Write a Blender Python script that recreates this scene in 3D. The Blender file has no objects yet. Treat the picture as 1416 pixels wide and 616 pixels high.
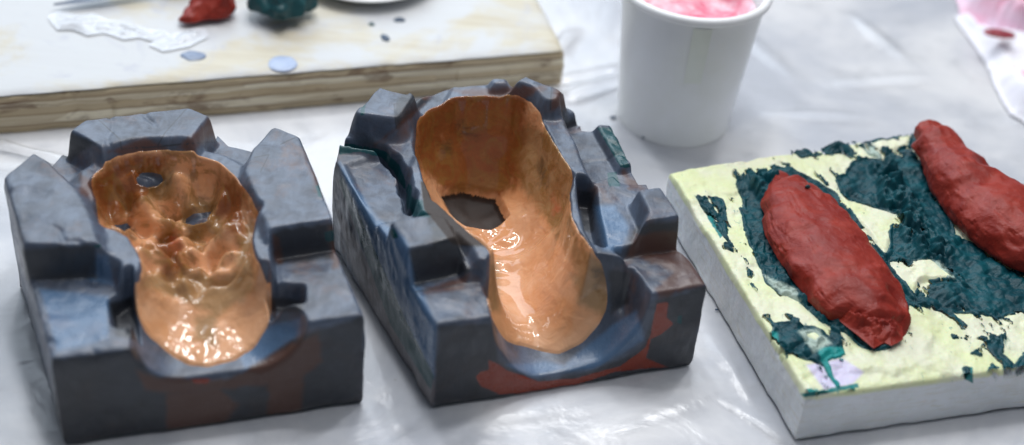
import bpy, math, random
import numpy as np
from mathutils import Matrix, Vector
random.seed(4)
C = bpy.context.scene.collection
# ------------------------------------------------------------------ camera
F, TH, RO, D = 1950.0, math.radians(36.6), math.radians(-5.5), 0.85
fwd = np.array([0, math.cos(TH), -math.sin(TH)]); r0 = np.array([1., 0, 0]); u0 = np.cross(r0, fwd)
R_ = math.cos(RO)*r0 - math.sin(RO)*u0
U_ = math.sin(RO)*r0 + math.cos(RO)*u0
O_ = -fwd*D
def at(px, py, z=0.0):
    """photo point -> world point lying at height z (metres)"""
    d = fwd*F + R_*(px-708) - U_*(py-308)
    return O_ + d*((z-O_[2])/d[2])
def proj(P):
    v = P - O_; w = v@fwd
    return 708+F*(v@R_)/w, 308-F*(v@U_)/w
def mm(pts, z=None):
    """list of traced points -> plan polygon in metres; z in mm (per point or common)"""
    out = []
    for p in pts:
        zz = p[2] if len(p) > 2 else z
        w = at(p[0], p[1], zz/1000.0); out.append((w[0], w[1]))
    return out
# ------------------------------------------------------------------ numeric helpers
def sdf(poly, X, Y):
    d = np.full(X.shape, 1e9); inside = np.zeros(X.shape, bool); n = len(poly)
    for i in range(n):
        ax, ay = poly[i]; bx, by = poly[(i+1) % n]
        ex, ey = bx-ax, by-ay; wx, wy = X-ax, Y-ay
        t = np.clip((wx*ex+wy*ey)/(ex*ex+ey*ey+1e-18), 0, 1)
        d = np.minimum(d, (wx-ex*t)**2+(wy-ey*t)**2)
        c = ((ay <= Y) & (by > Y)) | ((by <= Y) & (ay > Y))
        xi = ax + (Y-ay)*ex/(ey if abs(ey) > 1e-15 else 1e-15)
        inside ^= c & (X < xi)
    d = np.sqrt(d)
    return np.where(inside, d, -d)
def _h(i, j, k, s):
    n = (i.astype(np.int64)*374761393 + j.astype(np.int64)*668265263 + k.astype(np.int64)*1274126177 + s*974711) & 0xffffffff
    n = ((n ^ (n >> 13))*1274126177) & 0xffffffff
    n = ((n ^ (n >> 15))*2246822519) & 0xffffffff
    return ((n ^ (n >> 16)) & 0xffff)/65535.0
def vn(x, y, z=None, s=0):
    if z is None: z = np.zeros_like(x)
    i, j, k = np.floor(x), np.floor(y), np.floor(z)
    f, g, h = x-i, y-j, z-k
    f, g, h = [a*a*a*(a*(a*6-15)+10) for a in (f, g, h)]
    def L(a, b, t): return a+(b-a)*t
    c = lambda a, b, e: _h(i+a, j+b, k+e, s)
    return L(L(L(c(0,0,0), c(1,0,0), f), L(c(0,1,0), c(1,1,0), f), g),
             L(L(c(0,0,1), c(1,0,1), f), L(c(0,1,1), c(1,1,1), f), g), h)-0.5
def fbm(x, y, z=None, size=0.01, o=4, s=0, gain=.5):
    t = 0; a = 1.0; q = 1.0/size
    for k in range(o):
        t = t + a*vn(x*q+k*7.3, y*q+k*3.1, None if z is None else z*q+k*1.7, s+k); a *= gain; q *= 2.03
    return t
def ss(t): t = np.clip(t, 0, 1); return t*t*(3-2*t)
def smin(a, b, k):
    h = np.clip(.5+.5*(b-a)/k, 0, 1); return b*(1-h)+a*h-k*h*(1-h)
def blur(A, k, passes=3):
    for _ in range(passes):
        for ax in (0, 1):
            P = np.pad(A, [(k+1, k) if a == ax else (0, 0) for a in (0, 1)], mode='edge'); c = np.cumsum(P, axis=ax)
            A = (np.take(c, range(2*k+1, c.shape[ax]), ax)-np.take(c, range(0, c.shape[ax]-2*k-1), ax))/(2*k+1)
    return A
def bowl(H, zf, d, R):
    p = np.clip(d/R, 0, 1); return zf+(H-zf)*(1-np.sqrt(np.clip(1-(1-p)**2, 0, 1)))**1.0
def traced(pts, X, Y, Z):
    x, y = proj(np.stack([X, Y, Z], -1)); return sdf([p[:2] for p in pts], x, y)/2250.0
# ------------------------------------------------------------------ mesh helpers
def link(name, me, mat=None, parent=None):
    o = bpy.data.objects.new(name, me); C.objects.link(o)
    if mat: me.materials.append(mat)
    if parent:
        o.parent = parent; o.matrix_parent_inverse = Matrix.Translation(-Vector(parent.location))
    return o
def mk(name, V, Q, mat=None, parent=None, attrs=None, smooth=True):
    V = np.asarray(V, dtype=np.float32); Q = np.asarray(Q, dtype=np.int32)
    me = bpy.data.meshes.new(name)
    used = np.zeros(len(V), bool); used[Q.ravel()] = True
    idx = np.cumsum(used)-1; V = V[used]; Q = idx[Q]
    k = Q.shape[1]
    me.vertices.add(len(V)); me.vertices.foreach_set('co', V.ravel())
    me.loops.add(Q.size); me.loops.foreach_set('vertex_index', Q.ravel().astype(np.int32))
    me.polygons.add(len(Q)); me.polygons.foreach_set('loop_start', np.arange(0, Q.size, k, dtype=np.int32))
    me.update(calc_edges=True); me.validate()
    me.polygons.foreach_set('use_smooth', np.full(len(me.polygons), smooth))
    if attrs:
        for n, a in attrs.items():
            at_ = me.attributes.new(n, 'FLOAT', 'POINT'); at_.data.foreach_set('value', np.asarray(a, dtype=np.float32)[used])
    me.update()
    return link(name, me, mat, parent)
def gridq(nv, nu, off=0):
    i = np.arange(nv-1)[:, None]*nu + np.arange(nu-1)[None, :]
    return np.stack([i, i+1, i+1+nu, i+nu], -1).reshape(-1, 4)+off
def tag(o, label=None, cat=None, group=None, kind=None):
    for k, v in (('label', label), ('category', cat), ('group', group), ('kind', kind)):
        if v: o[k] = v
    return o
def empty(name, loc, label, cat, group=None):
    o = bpy.data.objects.new(name, None); C.objects.link(o); o.location = loc; o.empty_display_size = .01
    return tag(o, label, cat, group)
def quad_plan(c, nu, nv):
    """c = FL, FR, BR, BL plan corners"""
    u = np.linspace(0, 1, nu)[None, :]; v = np.linspace(0, 1, nv)[:, None]
    fl, fr, br, bl = [np.array(q) for q in c]
    g = lambda k: (fl[k]*(1-u)+fr[k]*u)*(1-v)+(bl[k]*(1-u)+br[k]*u)*v
    return g(0), g(1)
def ring(nv, nu):
    a = [j for j in range(nu)] + [i*nu+nu-1 for i in range(1, nv)] + [(nv-1)*nu+j for j in range(nu-2, -1, -1)] + [i*nu for i in range(nv-2, 0, -1)]
    return np.array(a)
def block(name, X, Y, Z, zb, m, mat, parent, attrf=None, taper=.0, bulge=.0006, seed=0):
    nv, nu = X.shape; V = np.stack([X, Y, Z], -1).reshape(-1, 3); Q = [gridq(nv, nu)]
    if Z.max() > .03: q0 = Q[0]; Q = [q0[(V[q0, 2] > .0055).any(1)]]
    r = ring(nv, nu); T = V[r]; n = len(r); c = T[:, :2].mean(0)
    prev = r; base = len(V); rows = [V]
    t_ = np.roll(T, -2, 0)-np.roll(T, 2, 0); nrm = np.stack([t_[:, 1], -t_[:, 0]], -1); nrm /= np.linalg.norm(nrm, axis=1, keepdims=True)+1e-9
    for k in range(1, m+1):
        f = k/m; P = T.copy(); P[:, 2] = T[:, 2]*(1-f)+zb*f
        bl = fbm(P[:, 0], P[:, 1], P[:, 2], .014, 4, seed+50)*bulge*2*min(1, k/3)
        e = min(1, k/2.0)*.0006 - (max(0, (f-.93))/.07)*.0012
        P[:, :2] += nrm*(bl+e+taper*f)[:, None]
        rows.append(P); cur = base+np.arange(n)+(k-1)*n
        low = (T[:, 2] < .0055) & (np.roll(T[:, 2], -1) < .0055) & (Z.max() > .03)
        Q.append(np.stack([prev, cur, np.roll(cur, -1), np.roll(prev, -1)], -1)[~low]); prev = cur
    V = np.concatenate(rows)
    Q = np.concatenate(Q)
    return mk(name, V, Q, mat, parent, attrf(V) if attrf else None)
def stain(V, polys, w=7.0):
    """signed 0..1 mask of marks on a surface (continuous so the shader can fray its border)"""
    x, y = proj(V); out = np.full(len(V), -1.0)
    for p in polys:
        d = sdf(p, x, y)/w; out = np.maximum(out, np.clip(d, -1, 1))
    return out
def lerp_to(H, poly, z, w, X, Y, soft=0.0, plane=None):
    d = sdf(poly, X, Y); t = ss(1+(d-soft)/w)
    return H*(1-t)+z*t
# ------------------------------------------------------------------ materials
class NT:
    def __init__(s, name):
        s.m = bpy.data.materials.new(name); s.m.use_nodes = True; s.t = s.m.node_tree; s.N = s.t.nodes; s.N.clear()
        s.out = s.n('ShaderNodeOutputMaterial'); s.b = s.n('ShaderNodeBsdfPrincipled'); s.l(s.b.outputs[0], s.out.inputs[0])
        s.co = s.n('ShaderNodeTexCoord').outputs['Object']
    def n(s, k, **kw):
        x = s.N.new(k)
        for a, b in kw.items(): setattr(x, a, b)
        return x
    def l(s, a, b): s.t.links.new(a, b)
    def put(s, inp, v):
        if hasattr(v, 'is_output') or isinstance(v, bpy.types.NodeSocket): s.l(v, inp)
        elif isinstance(v, tuple) and len(v) == 3 and inp.type == 'RGBA': inp.default_value = (*v, 1)
        else: inp.default_value = v
    def noise(s, scale, det=6, rough=.55, dist=0, stretch=None, w=0, off=(0, 0, 0)):
        co = s.co
        if stretch or off != (0, 0, 0):
            mp = s.n('ShaderNodeMapping'); s.l(co, mp.inputs[0]); mp.inputs['Location'].default_value = off
            if stretch: mp.inputs['Scale'].default_value = stretch
            co = mp.outputs[0]
        x = s.n('ShaderNodeTexNoise'); s.l(co, x.inputs['Vector']); x.inputs['Scale'].default_value = scale
        x.inputs['Detail'].default_value = det; x.inputs['Roughness'].default_value = rough; x.inputs['Distortion'].default_value = dist
        return x.outputs[0]
    def voro(s, scale, feat='F1', stretch=None, out=0, rnd=1):
        co = s.co
        if stretch:
            mp = s.n('ShaderNodeMapping'); s.l(co, mp.inputs[0]); mp.inputs['Scale'].default_value = stretch; co = mp.outputs[0]
        x = s.n('ShaderNodeTexVoronoi', feature=feat); s.l(co, x.inputs['Vector']); x.inputs['Scale'].default_value = scale
        x.inputs['Randomness'].default_value = rnd
        return x.outputs[out]
    def ramp(s, v, a, b, lo=0., hi=1.):
        x = s.n('ShaderNodeMapRange', interpolation_type='SMOOTHSTEP'); s.put(x.inputs[0], v)
        x.inputs[1].default_value = a; x.inputs[2].default_value = b; x.inputs[3].default_value = lo; x.inputs[4].default_value = hi
        return x.outputs[0]
    def math(s, op, a, b=0.):
        x = s.n('ShaderNodeMath', operation=op); s.put(x.inputs[0], a); s.put(x.inputs[1], b); return x.outputs[0]
    def mix(s, f, a, b):
        x = s.n('ShaderNodeMix', data_type='RGBA'); s.put(x.inputs[0], f); s.put(x.inputs[6], a); s.put(x.inputs[7], b); return x.outputs[2]
    def attr(s, name):
        x = s.n('ShaderNodeAttribute'); x.attribute_name = name; return x.outputs['Fac']
    def mask(s, name, nz, k=1.2, soft=.15):
        v = s.math('ADD', s.attr(name), s.math('MULTIPLY', s.math('SUBTRACT', nz, .5), k)); return s.ramp(v, -soft, soft)
    def bump(s, hs, dist=.001, strength=1.0, prev=None):
        x = s.n('ShaderNodeBump'); s.put(x.inputs['Height'], hs); x.inputs['Distance'].default_value = dist; x.inputs['Strength'].default_value = strength
        if prev: s.l(prev, x.inputs['Normal'])
        return x.outputs[0]
    def fin(s, col=None, rough=None, nrm=None, **kw):
        if col is not None: s.put(s.b.inputs['Base Color'], col)
        if rough is not None: s.put(s.b.inputs['Roughness'], rough)
        if nrm is not None: s.l(nrm, s.b.inputs['Normal'])
        for k, v in kw.items(): s.put(s.b.inputs[k.replace('_', ' ')], v)
        return s.m
def mat_mold():
    s = NT('grey_blue_clay'); big = s.noise(28, 5, .6); med = s.noise(90, 6, .65, .6); fine = s.noise(700, 4, .6)
    streak = s.noise(40, 5, .6, 0, (6, 1.2, 1.2))
    col = s.mix(s.ramp(big, .35, .66), (.052, .066, .096), (.090, .120, .178))
    col = s.mix(s.ramp(med, .42, .72, 0, .6), col, (.032, .036, .048))
    col = s.mix(s.ramp(streak, .5, .75, 0, .4), col, (.14, .175, .24))
    warm = s.noise(33, 6, .7, .4, None, 0, (3, 1, 2))
    col = s.mix(s.ramp(warm, .50, .70, 0, .65), col, (.15, .088, .072))
    col = s.mix(s.math('MULTIPLY', s.mask('bare', big, 1.0, .5), .65), col, (.15, .125, .12))
    col = s.mix(s.math('MULTIPLY', s.mask('blue_sheen', med, 1.0, .5), .6), col, (.09, .19, .34))  # bluish light on facets and side wall, painted into the clay colour
    col = s.mix(s.math('MULTIPLY', s.mask('face_shade', med, 1.2, .4), .88), col, (.020, .022, .027))  # shade of front faces, steps and slots, painted into the clay colour
    col = s.mix(s.math('MULTIPLY', s.mask('brown', med, 1.8, .5), .75), col, (.10, .038, .020))
    col = s.mix(s.mask('rust', s.noise(120, 4, .6), .6, .12), col, (.23, .024, .004))
    col = s.mix(s.mask('green', s.noise(260, 5, .7), 1.2, .12), col, (.0, .055, .065))
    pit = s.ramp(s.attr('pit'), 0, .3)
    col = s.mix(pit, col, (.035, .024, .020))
    ln = s.ramp(s.attr('line'), .25, .75)
    col = s.mix(s.math('MULTIPLY', ln, .8), col, (.03, .035, .045))
    ro = s.ramp(med, .3, .7, .28, .50)
    ro = s.math('SUBTRACT', ro, s.math('MULTIPLY', s.mask('rust', s.noise(220, 4, .6), 1.0, .1), .12))
    ro = s.math('SUBTRACT', ro, s.math('MULTIPLY', s.mask('blue_sheen', med, 1., .4), .12))
    h = s.math('ADD', s.math('MULTIPLY', med, .8), s.math('MULTIPLY', fine, .22))
    h = s.math('ADD', h, s.math('MULTIPLY', streak, .5))
    b = s.bump(h, .0010, .5)
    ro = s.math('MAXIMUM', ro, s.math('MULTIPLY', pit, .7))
    return s.fin(col, ro, b, Specular_IOR_Level=.6)
def mat_silicone():
    s = NT('wet_peach_silicone'); big = s.noise(45, 4, .6, .5); med = s.noise(130, 5, .6, .8)
    col = s.mix(s.ramp(big, .35, .7), (.68, .325, .15), (.74, .41, .23))
    col = s.mix(s.math('MULTIPLY', s.mask('thin', med, 1.3, .5), .62), col, (.20, .145, .06))
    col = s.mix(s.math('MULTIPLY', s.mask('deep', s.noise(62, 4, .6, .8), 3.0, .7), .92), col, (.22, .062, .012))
    col = s.mix(s.math('MULTIPLY', s.mask('red', med, 1.5, .6), .55), col, (.5, .05, .015))
    col = s.mix(s.math('MULTIPLY', s.mask('dark', med, 1.7, .5), .8), col, (.07, .045, .02))
    col = s.mix(s.math('MULTIPLY', s.ramp(s.attr('mott'), -.3, .5), s.ramp(s.noise(70, 4, .6, 1.2, None, 0, (4, 2, 7)), .46, .62, 0, .7)), col, (.26, .13, .035))
    b = s.bump(s.math('ADD', s.noise(85, 2, .5, .8), s.math('MULTIPLY', s.noise(210, 2, .5, .5), .25)), .0018, .65)
    return s.fin(col, .35, b, Specular_IOR_Level=.1, Coat_IOR=1.5, Coat_Weight=1.0, Coat_Roughness=.012, Subsurface_Weight=.06, Subsurface_Scale=.003, Subsurface_Radius=(1, .4, .2))
def mat_red():
    s = NT('brick_red_clay'); n = s.noise(60, 5, .6, .5); st = s.noise(120, 6, .7, .8, (1, 1, 1))
    col = s.mix(s.ramp(n, .35, .7), (.22, .017, .010), (.31, .033, .019))
    col = s.mix(s.ramp(st, .55, .78, 0, .5), col, (.17, .02, .015))
    cr = s.ramp(s.voro(130, 'DISTANCE_TO_EDGE', (.45, 1.2, 1.0)), 0, .05)
    b = s.bump(s.math('ADD', s.math('MULTIPLY', cr, .06), s.math('ADD', s.math('MULTIPLY', st, .9), s.math('MULTIPLY', s.noise(500, 4, .6), .2))), .0013, .6)
    return s.fin(col, s.ramp(st, .3, .7, .33, .55), b, Specular_IOR_Level=.28)
def mat_green():
    s = NT('dark_green_clay'); n = s.noise(70, 6, .65, .6); f = s.noise(330, 5, .7, .3)
    col = s.mix(s.ramp(n, .35, .7), (.001, .040, .055), (.002, .075, .095))
    col = s.mix(s.mask('teal', f, 1.0, .3), col, (.01, .26, .25))
    col = s.mix(s.mask('scrape', f, 1.5, .35), col, (.40, .50, .44))
    b = s.bump(s.math('ADD', n, s.math('MULTIPLY', f, .25)), .0018, .6)
    return s.fin(col, .45, b, Specular_IOR_Level=.25)
def mat_plaster():
    s = NT('cream_plaster'); n = s.noise(35, 5, .6); f = s.noise(170, 6, .7, .4); st = s.noise(60, 5, .7, .5, (1, 1, 9))
    top = s.mix(s.ramp(n, .35, .65), (.75, .76, .58), (.72, .77, .44))
    top = s.mix(s.ramp(s.noise(230, 5, .7, .5, (1, .45, 1), 0, (3, 3, 3)), .64, .70, 0, .75), top, (.10, .26, .24))
    side = s.mix(s.ramp(n, .3, .7), (.72, .74, .74), (.80, .83, .86))
    side = s.mix(s.ramp(st, .5, .75, 0, .55), side, (.60, .55, .40))
    side = s.mix(s.ramp(s.noise(95, 4, .6, .5), .68, .74, 0, .7), side, (.10, .14, .14))
    col = s.mix(s.mask('side', n, .1, .25), top, side)
    col = s.mix(s.mask('blush', n, .8, .3), col, (.66, .62, .80))
    col = s.mix(s.math('MULTIPLY', s.mask('smear', s.noise(200, 6, .75, .3, (1, .35, 1)), 2.2, .2), .85), col, (.03, .14, .14))
    col = s.mix(s.mask('teal', f, 1.2, .2), col, (.01, .20, .20))
    b = s.bump(s.math('ADD', s.math('MULTIPLY', n, .6), f), .0012, .45)
    return s.fin(col, .42, b, Specular_IOR_Level=.45, Subsurface_Weight=.1, Subsurface_Scale=.004)
def mat_simple(name, a, b_, scale=60, rough=.5, bd=.0005, bs=.3, **kw):
    s = NT(name); n = s.noise(scale, 5, .6, .3); col = s.mix(s.ramp(n, .3, .7), a, b_)
    return s.fin(col, rough, s.bump(n, bd, bs), **kw)
def mat_table():
    s = NT('white_tabletop'); n = s.noise(7, 6, .62, .4); m = s.noise(30, 6, .7, .6)
    col = s.mix(s.ramp(n, .36, .64), (.54, .57, .63), (.80, .81, .83))
    col = s.mix(s.ramp(m, .50, .75, 0, .55), col, (.46, .48, .52))
    col = s.mix(s.ramp(s.noise(160, 3, .6), .72, .76, 0, .6), col, (.30, .26, .22))
    return s.fin(col, .42, s.bump(m, .0006, .2))
def mat_film():
    s = NT('clear_plastic_film'); s.N.remove(s.b)
    tr = s.n('ShaderNodeBsdfTransparent'); gl = s.n('ShaderNodeBsdfGlossy'); gl.inputs['Roughness'].default_value = .22
    di = s.n('ShaderNodeBsdfDiffuse'); di.inputs[0].default_value = (.82, .85, .9, 1)
    fr = s.n('ShaderNodeFresnel'); fr.inputs[0].default_value = 1.5
    b = s.bump(s.math('ADD', s.noise(16, 5, .6, 1.2), s.math('MULTIPLY', s.noise(60, 3, .6, 1.), .15)), .005, .3)
    s.l(b, gl.inputs['Normal']); s.l(b, fr.inputs['Normal'])
    m1 = s.n('ShaderNodeMixShader'); m1.inputs[0].default_value = .10; s.l(tr.outputs[0], m1.inputs[1]); s.l(di.outputs[0], m1.inputs[2])
    m2 = s.n('ShaderNodeMixShader'); s.l(s.math('MULTIPLY', fr.outputs[0], 1.2), m2.inputs[0]); s.l(m1.outputs[0], m2.inputs[1]); s.l(gl.outputs[0], m2.inputs[2])
    s.l(m2.outputs[0], s.out.inputs[0]); return s.m
def mat_ply():
    s = NT('plywood_edge'); sx = s.n('ShaderNodeSeparateXYZ'); s.l(s.co, sx.inputs[0])
    z = s.math('ADD', sx.outputs[2], s.math('MULTIPLY', s.math('SUBTRACT', s.noise(14, 3, .6, 0, (1, 1, 4)), .5), .0022))
    gr = s.noise(120, 6, .7, .4, (.12, .12, 3)); blot = s.noise(30, 4, .6, .5, (1, 1, 3.2))
    x = s.n('ShaderNodeValToRGB'); x.color_ramp.interpolation = 'LINEAR'; E_ = x.color_ramp.elements
    s.l(s.math('DIVIDE', z, .0285), x.inputs[0])
    tan, pale, dk = (.56, .45, .29), (.80, .72, .54), (.19, .11, .055)
    stops = [(0, tan), (.14, tan), (.17, dk), (.21, pale), (.40, pale), (.43, dk), (.47, tan), (.60, tan), (.63, pale), (.74, pale), (.77, dk), (.83, tan), (.94, tan), (.97, (.62, .55, .42))]
    E_[0].position = 0; E_[0].color = (*tan, 1); E_[1].position = 1; E_[1].color = (.8, .76, .64, 1)
    for p_, c_ in stops[1:]: E_.new(p_).color = (*c_, 1)
    vc = s.voro(1, 'F1', (13, .01, 150), 1)
    col = s.mix(s.ramp(vc, .35, .75, 0, .55), x.outputs[0], (.46, .36, .22))
    col = s.mix(s.ramp(gr, .45, .72, 0, .6), col, (.33, .23, .12))
    col = s.mix(s.ramp(blot, .55, .68, 0, .7), col, (.13, .06, .025))
    return s.fin(col, .6, s.bump(gr, .001, .6))
def mat_plytop():
    s = NT('plywood_face'); gr = s.noise(60, 6, .65, .5, (.25, 3, 1)); n = s.noise(12, 5, .6, .5); m = s.noise(25, 5, .7, 1.)
    col = s.mix(s.ramp(gr, .35, .7), (.60, .56, .45), (.52, .46, .34))
    col = s.mix(s.ramp(n, .38, .54, 0, .85), col, (.58, .60, .63))
    col = s.mix(s.ramp(m, .56, .70, 0, .6), col, (.46, .47, .53))
    return s.fin(col, .5, s.bump(gr, .0006, .3))
M = dict(mold=mat_mold(), sil=mat_silicone(), red=mat_red(), green=mat_green(), plaster=mat_plaster(), table=mat_table(), film=mat_film(),
         ply=mat_ply(), plytop=mat_plytop(),
         cup=mat_simple('white_paper', (.86, .87, .89), (.81, .82, .80), 18, .35, .0003, .2),
         pink=mat_simple('pink_paint', (.76, .10, .19), (.88, .70, .78), 40, .25, .002, .4),
         tape=mat_simple('clear_tape', (.79, .82, .77), (.82, .84, .79), 40, .3),
         tissue=mat_simple('white_tissue', (.84, .84, .88), (.78, .76, .84), 30, .45, .001, .4),
         pinkt=mat_simple('pink_stained_paper', (.84, .42, .55), (.85, .68, .80), 30, .4, .001, .4),
         darkred=mat_simple('dark_red_tone', (.20, .02, .03), (.35, .05, .07), 60, .3),
         plate=mat_simple('white_plastic', (.80, .80, .78), (.84, .84, .83), 20, .3),
         steel=mat_simple('grey_metal', (.10, .13, .19), (.16, .20, .28), 40, .45),
         blue=mat_simple('dry_blue_grey_paint', (.14, .19, .30), (.30, .37, .50), 60, .35),
         pale=mat_simple('pale_blue_paint', (.34, .42, .60), (.42, .50, .66), 60, .35),
         inky=mat_simple('dark_clay_bit', (.03, .06, .11), (.06, .10, .16), 200, .45),
         greenbit=mat_simple('green_clay_bit', (.003, .05, .06), (.01, .08, .09), 200, .45),
         hair=mat_simple('dry_residue', (.45, .36, .26), (.55, .46, .35), 200, .5))
# ================================================================== SETTING: table and film
tb = quad_plan([(-.9, -.6), (.9, -.6), (.9, .9), (-.9, .9)], 2, 2)
V = [(x, y, z) for z in (-.03, 0) for x, y in ((-.9, -.6), (.9, -.6), (.9, .9), (-.9, .9))]
o = mk('table', V, [(3, 2, 1, 0), (4, 5, 6, 7), (0, 1, 5, 4), (1, 2, 6, 5), (2, 3, 7, 6), (3, 0, 4, 7)], M['table'], smooth=False); tag(o, 'white mottled work table top', kind='structure')
X, Y = quad_plan([(-.62, -.34), (.66, -.34), (.66, .72), (-.62, .72)], 720, 600)
Z = .0006 + .0009*(fbm(X, Y, None, .09, 4, 3)+.5)
def crease(a, b, w, h):
    global Z
    p, q = at(*a)[:2], at(*b)[:2]; e = q-p; L = np.linalg.norm(e); t = np.clip(((X-p[0])*e[0]+(Y-p[1])*e[1])/L/L, 0, 1)
    d = np.hypot(X-p[0]-e[0]*t, Y-p[1]-e[1]*t)+.004*vn(X*40, Y*40)
    Z = Z+h*np.exp(-(d/w)**2)*np.sin(np.pi*np.clip(t, .02, .98))**.4
for a, b, w, h in [((-10, 200), (95, 228), .004, .004), ((780, 140), (860, 112), .006, .005), ((760, 118), (860, 96), .005, .004), ((790, 45), (770, 75), .005, .004),
                   ((985, 470), (1040, 560), .003, .0016), ((1000, 555), (1090, 612), .003, .0016), ((500, 430), (560, 600), .006, .001), ((620, 590), (800, 560), .006, .0012),
                   ((820, 600), (1000, 530), .006, .0012), ((1180, 25), (1260, 90), .006, .003), ((1150, 120), (1290, 110), .008, .003), ((990, 20), (1100, 110), .006, .002), ((1060, 160), (1200, 165), .006, .002)]:
    crease(a, b, w, h)
rc = random.Random(12)
for k in range(20):
    x0, y0 = rc.uniform(0, 1416), rc.choice([rc.uniform(0, 200), rc.uniform(440, 616), rc.uniform(100, 616)]); an = rc.uniform(-1.2, 1.2); L_ = rc.uniform(25, 110)
    crease((x0, y0), (x0+L_*math.cos(an), y0+L_*math.sin(an)), rc.uniform(.0018, .0035), rc.uniform(.0004, .0012))
o = mk('plastic_film', np.stack([X, Y, Z], -1).reshape(-1, 3), gridq(*X.shape), M['film']); tag(o, 'clear creased plastic film spread over the white table', 'plastic film')
ZT = .0008
# ================================================================== LEFT MOLD
ATT = dict.fromkeys(['pit', 'bare', 'blue_sheen', 'face_shade', 'brown', 'rust', 'green', 'line'])
def mold_attrs(d, lines):
    def f(V):
        out = {}
        for k in ATT:
            if k == 'line': continue
            out[k] = stain(V, d.get(k, []), d.get(k+'_w', 9.0))
        L = np.zeros(len(V))
        x, y = proj(V)
        for pl in lines:
            for (a, b) in zip(pl, pl[1:]):
                e = np.array(b, float)-a; t = np.clip(((x-a[0])*e[0]+(y-a[1])*e[1])/(e@e), 0, 1)
                L = np.maximum(L, np.clip(1.25-np.hypot(x-a[0]-e[0]*t, y-a[1]-e[1]*t)/1.1, 0, 1))
        out['line'] = L*(V[:, 2] > .05)
        return out
    return f
def bumps(Zc, X, Y, lst, z):
    for px, py, rx, ry, h in lst:
        w = at(px, py, z/1000); d = ((X-w[0])/(rx/1000))**2+((Y-w[1])/(ry/1000))**2
        Zc = Zc+h/1000*np.exp(-d)
    return Zc
def silicone(name, X, Y, Zc, T, parent, polys):
    V = np.stack([X, Y, Zc+T], -1).reshape(-1, 3); Q = gridq(*X.shape)
    k = (T.ravel()[Q] > -.0006).any(1)
    d = {n: stain(V, polys.get(n, []), 14.0) for n in ('thin', 'deep', 'red', 'dark', 'mott')}
    return mk(name, V, Q[k], M['sil'], parent, d)

GX, GY = 400, 400
c = mm([(72, 496, 57), (503, 435, 60)]); FL, FR = c
BR = (-.1235, -.030); BL = (-.2700, -.0600)
BL = tuple(np.array(FL)+(np.array((-.2600, -.1058))-np.array(FL))*1.55); BR = tuple(np.array(FR)+(np.array((-.1195, -.0439))-np.array(FR))*1.22)
X, Y = quad_plan([FL, FR, BR, BL], GX, GY)
H = np.full(X.shape, .0620)+.0010*fbm(X, Y, None, .03, 3, 1)
cavL = [(130,242,72),(154,226,72),(187,215,73),(223,213,73),(271,215,73),(303,225,72),(327,246,72),(348,282,71),(358,294,71),(350,312,70),(348,331,69),(350,355,67),(356,375,64),
        (374,384,61),(381,415,60),(418,432,59),(430,462,59),(440,480,59),(170,520,59),(182,482,58),(183,440,59),(184,406,60),(197,391,62),(199,372,65),(190,350,68),(179,327,70),(158,315,71),(138,309,71),(132,290,71),(134,270,72),(124,252,72)]
cavL = mm(cavL); dcav = sdf(cavL, X, Y)+.0007*fbm(X, Y, None, .006, 3, 11)
headring = mm([(118,235),(150,215),(190,207),(230,205),(275,207),(310,215),(335,232),(362,280),(368,310),(372,345),(380,375),(350,385),(250,400),(190,395),(165,370),(155,335),(125,318),(112,280)], 71)
H = lerp_to(H, headring, .0705, .010, X, Y)
H = lerp_to(H, mm([(97,181),(118,166),(162,159),(260,149),(290,161),(262,196),(225,208),(187,212),(155,212),(134,199)], 81), .081+.001*fbm(X, Y, None, .02, 3, 5), .0035, X, Y)
H = lerp_to(H, mm([(352,206),(378,177),(416,187),(441,246),(461,307),(376,320),(362,290),(352,262),(342,235)], 76), .0765+.001*fbm(X, Y, None, .02, 3, 6), .006, X, Y)
H = lerp_to(H, mm([(0,300),(4,246),(44,213),(64,226),(100,262),(118,295),(133,339),(30,346),(24,330)], 76), .0765+.001*fbm(X, Y, None, .02, 3, 7), .009, X, Y)
H = lerp_to(H, mm([(20,347),(133,340),(117,400),(120,440),(60,520),(-20,500)], 76), .0572, .0018, X, Y)        # step down in front of the left key
H = lerp_to(H, mm([(28,388),(117,390),(135,385),(160,395),(165,440),(190,490),(66,520),(50,470)], 57), .0572, .004, X, Y)
H = lerp_to(H, mm([(378,321),(463,309),(480,300),(490,420),(400,425),(383,380)], 76), .0590, .0018, X, Y)
H = lerp_to(H, mm([(388,366),(480,350),(540,470),(425,470),(414,430),(395,400)], 59), .0600, .004, X, Y)
H = lerp_to(H, mm([(157,432),(183,415),(190,468),(162,464)], 50), .047, .0018, X, Y)                          # slots beside the neck
H = lerp_to(H, mm([(372,412),(417,414),(417,432),(378,432)], 52), .047, .0018, X, Y)
# outer silhouette behind
outl = mm([(60,560,57),(520,470,60),(463,308,77),(417,189,77),(380,176,77),(352,207,64),(316,199,64),(300,178,66),(293,159,80),(260,146,80),(162,157,80),(118,163,80),(93,179,80),(86,214,62),(72,228,62),(45,214,76),(5,246,76),(-90,330,70),(-60,600,57)])
do = sdf(outl, X, Y)
H = H+.0009*fbm(X, Y, None, .012, 4, 21)-.0012*ss((.035-np.abs(fbm(X*1.0, Y*.5, None, .03, 3, 22)))/.02)*ss(3*fbm(X, Y, None, .03, 2, 24))
zf = .0335+.002*fbm(X, Y, None, .02, 3, 9)
zfloor = lerp_to(np.full(X.shape, .0345), mm([(120,200),(370,200),(365,370),(200,385),(120,330)], 60), .041, .012, X, Y)
hz = sdf(mm([(100,190),(400,190),(372,375),(200,385),(100,330)], 71), X, Y)
H = np.where((hz > 0) & (dcav > -.012), np.minimum(H, .0712+np.maximum(0, -dcav)*2.2), H)
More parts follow.
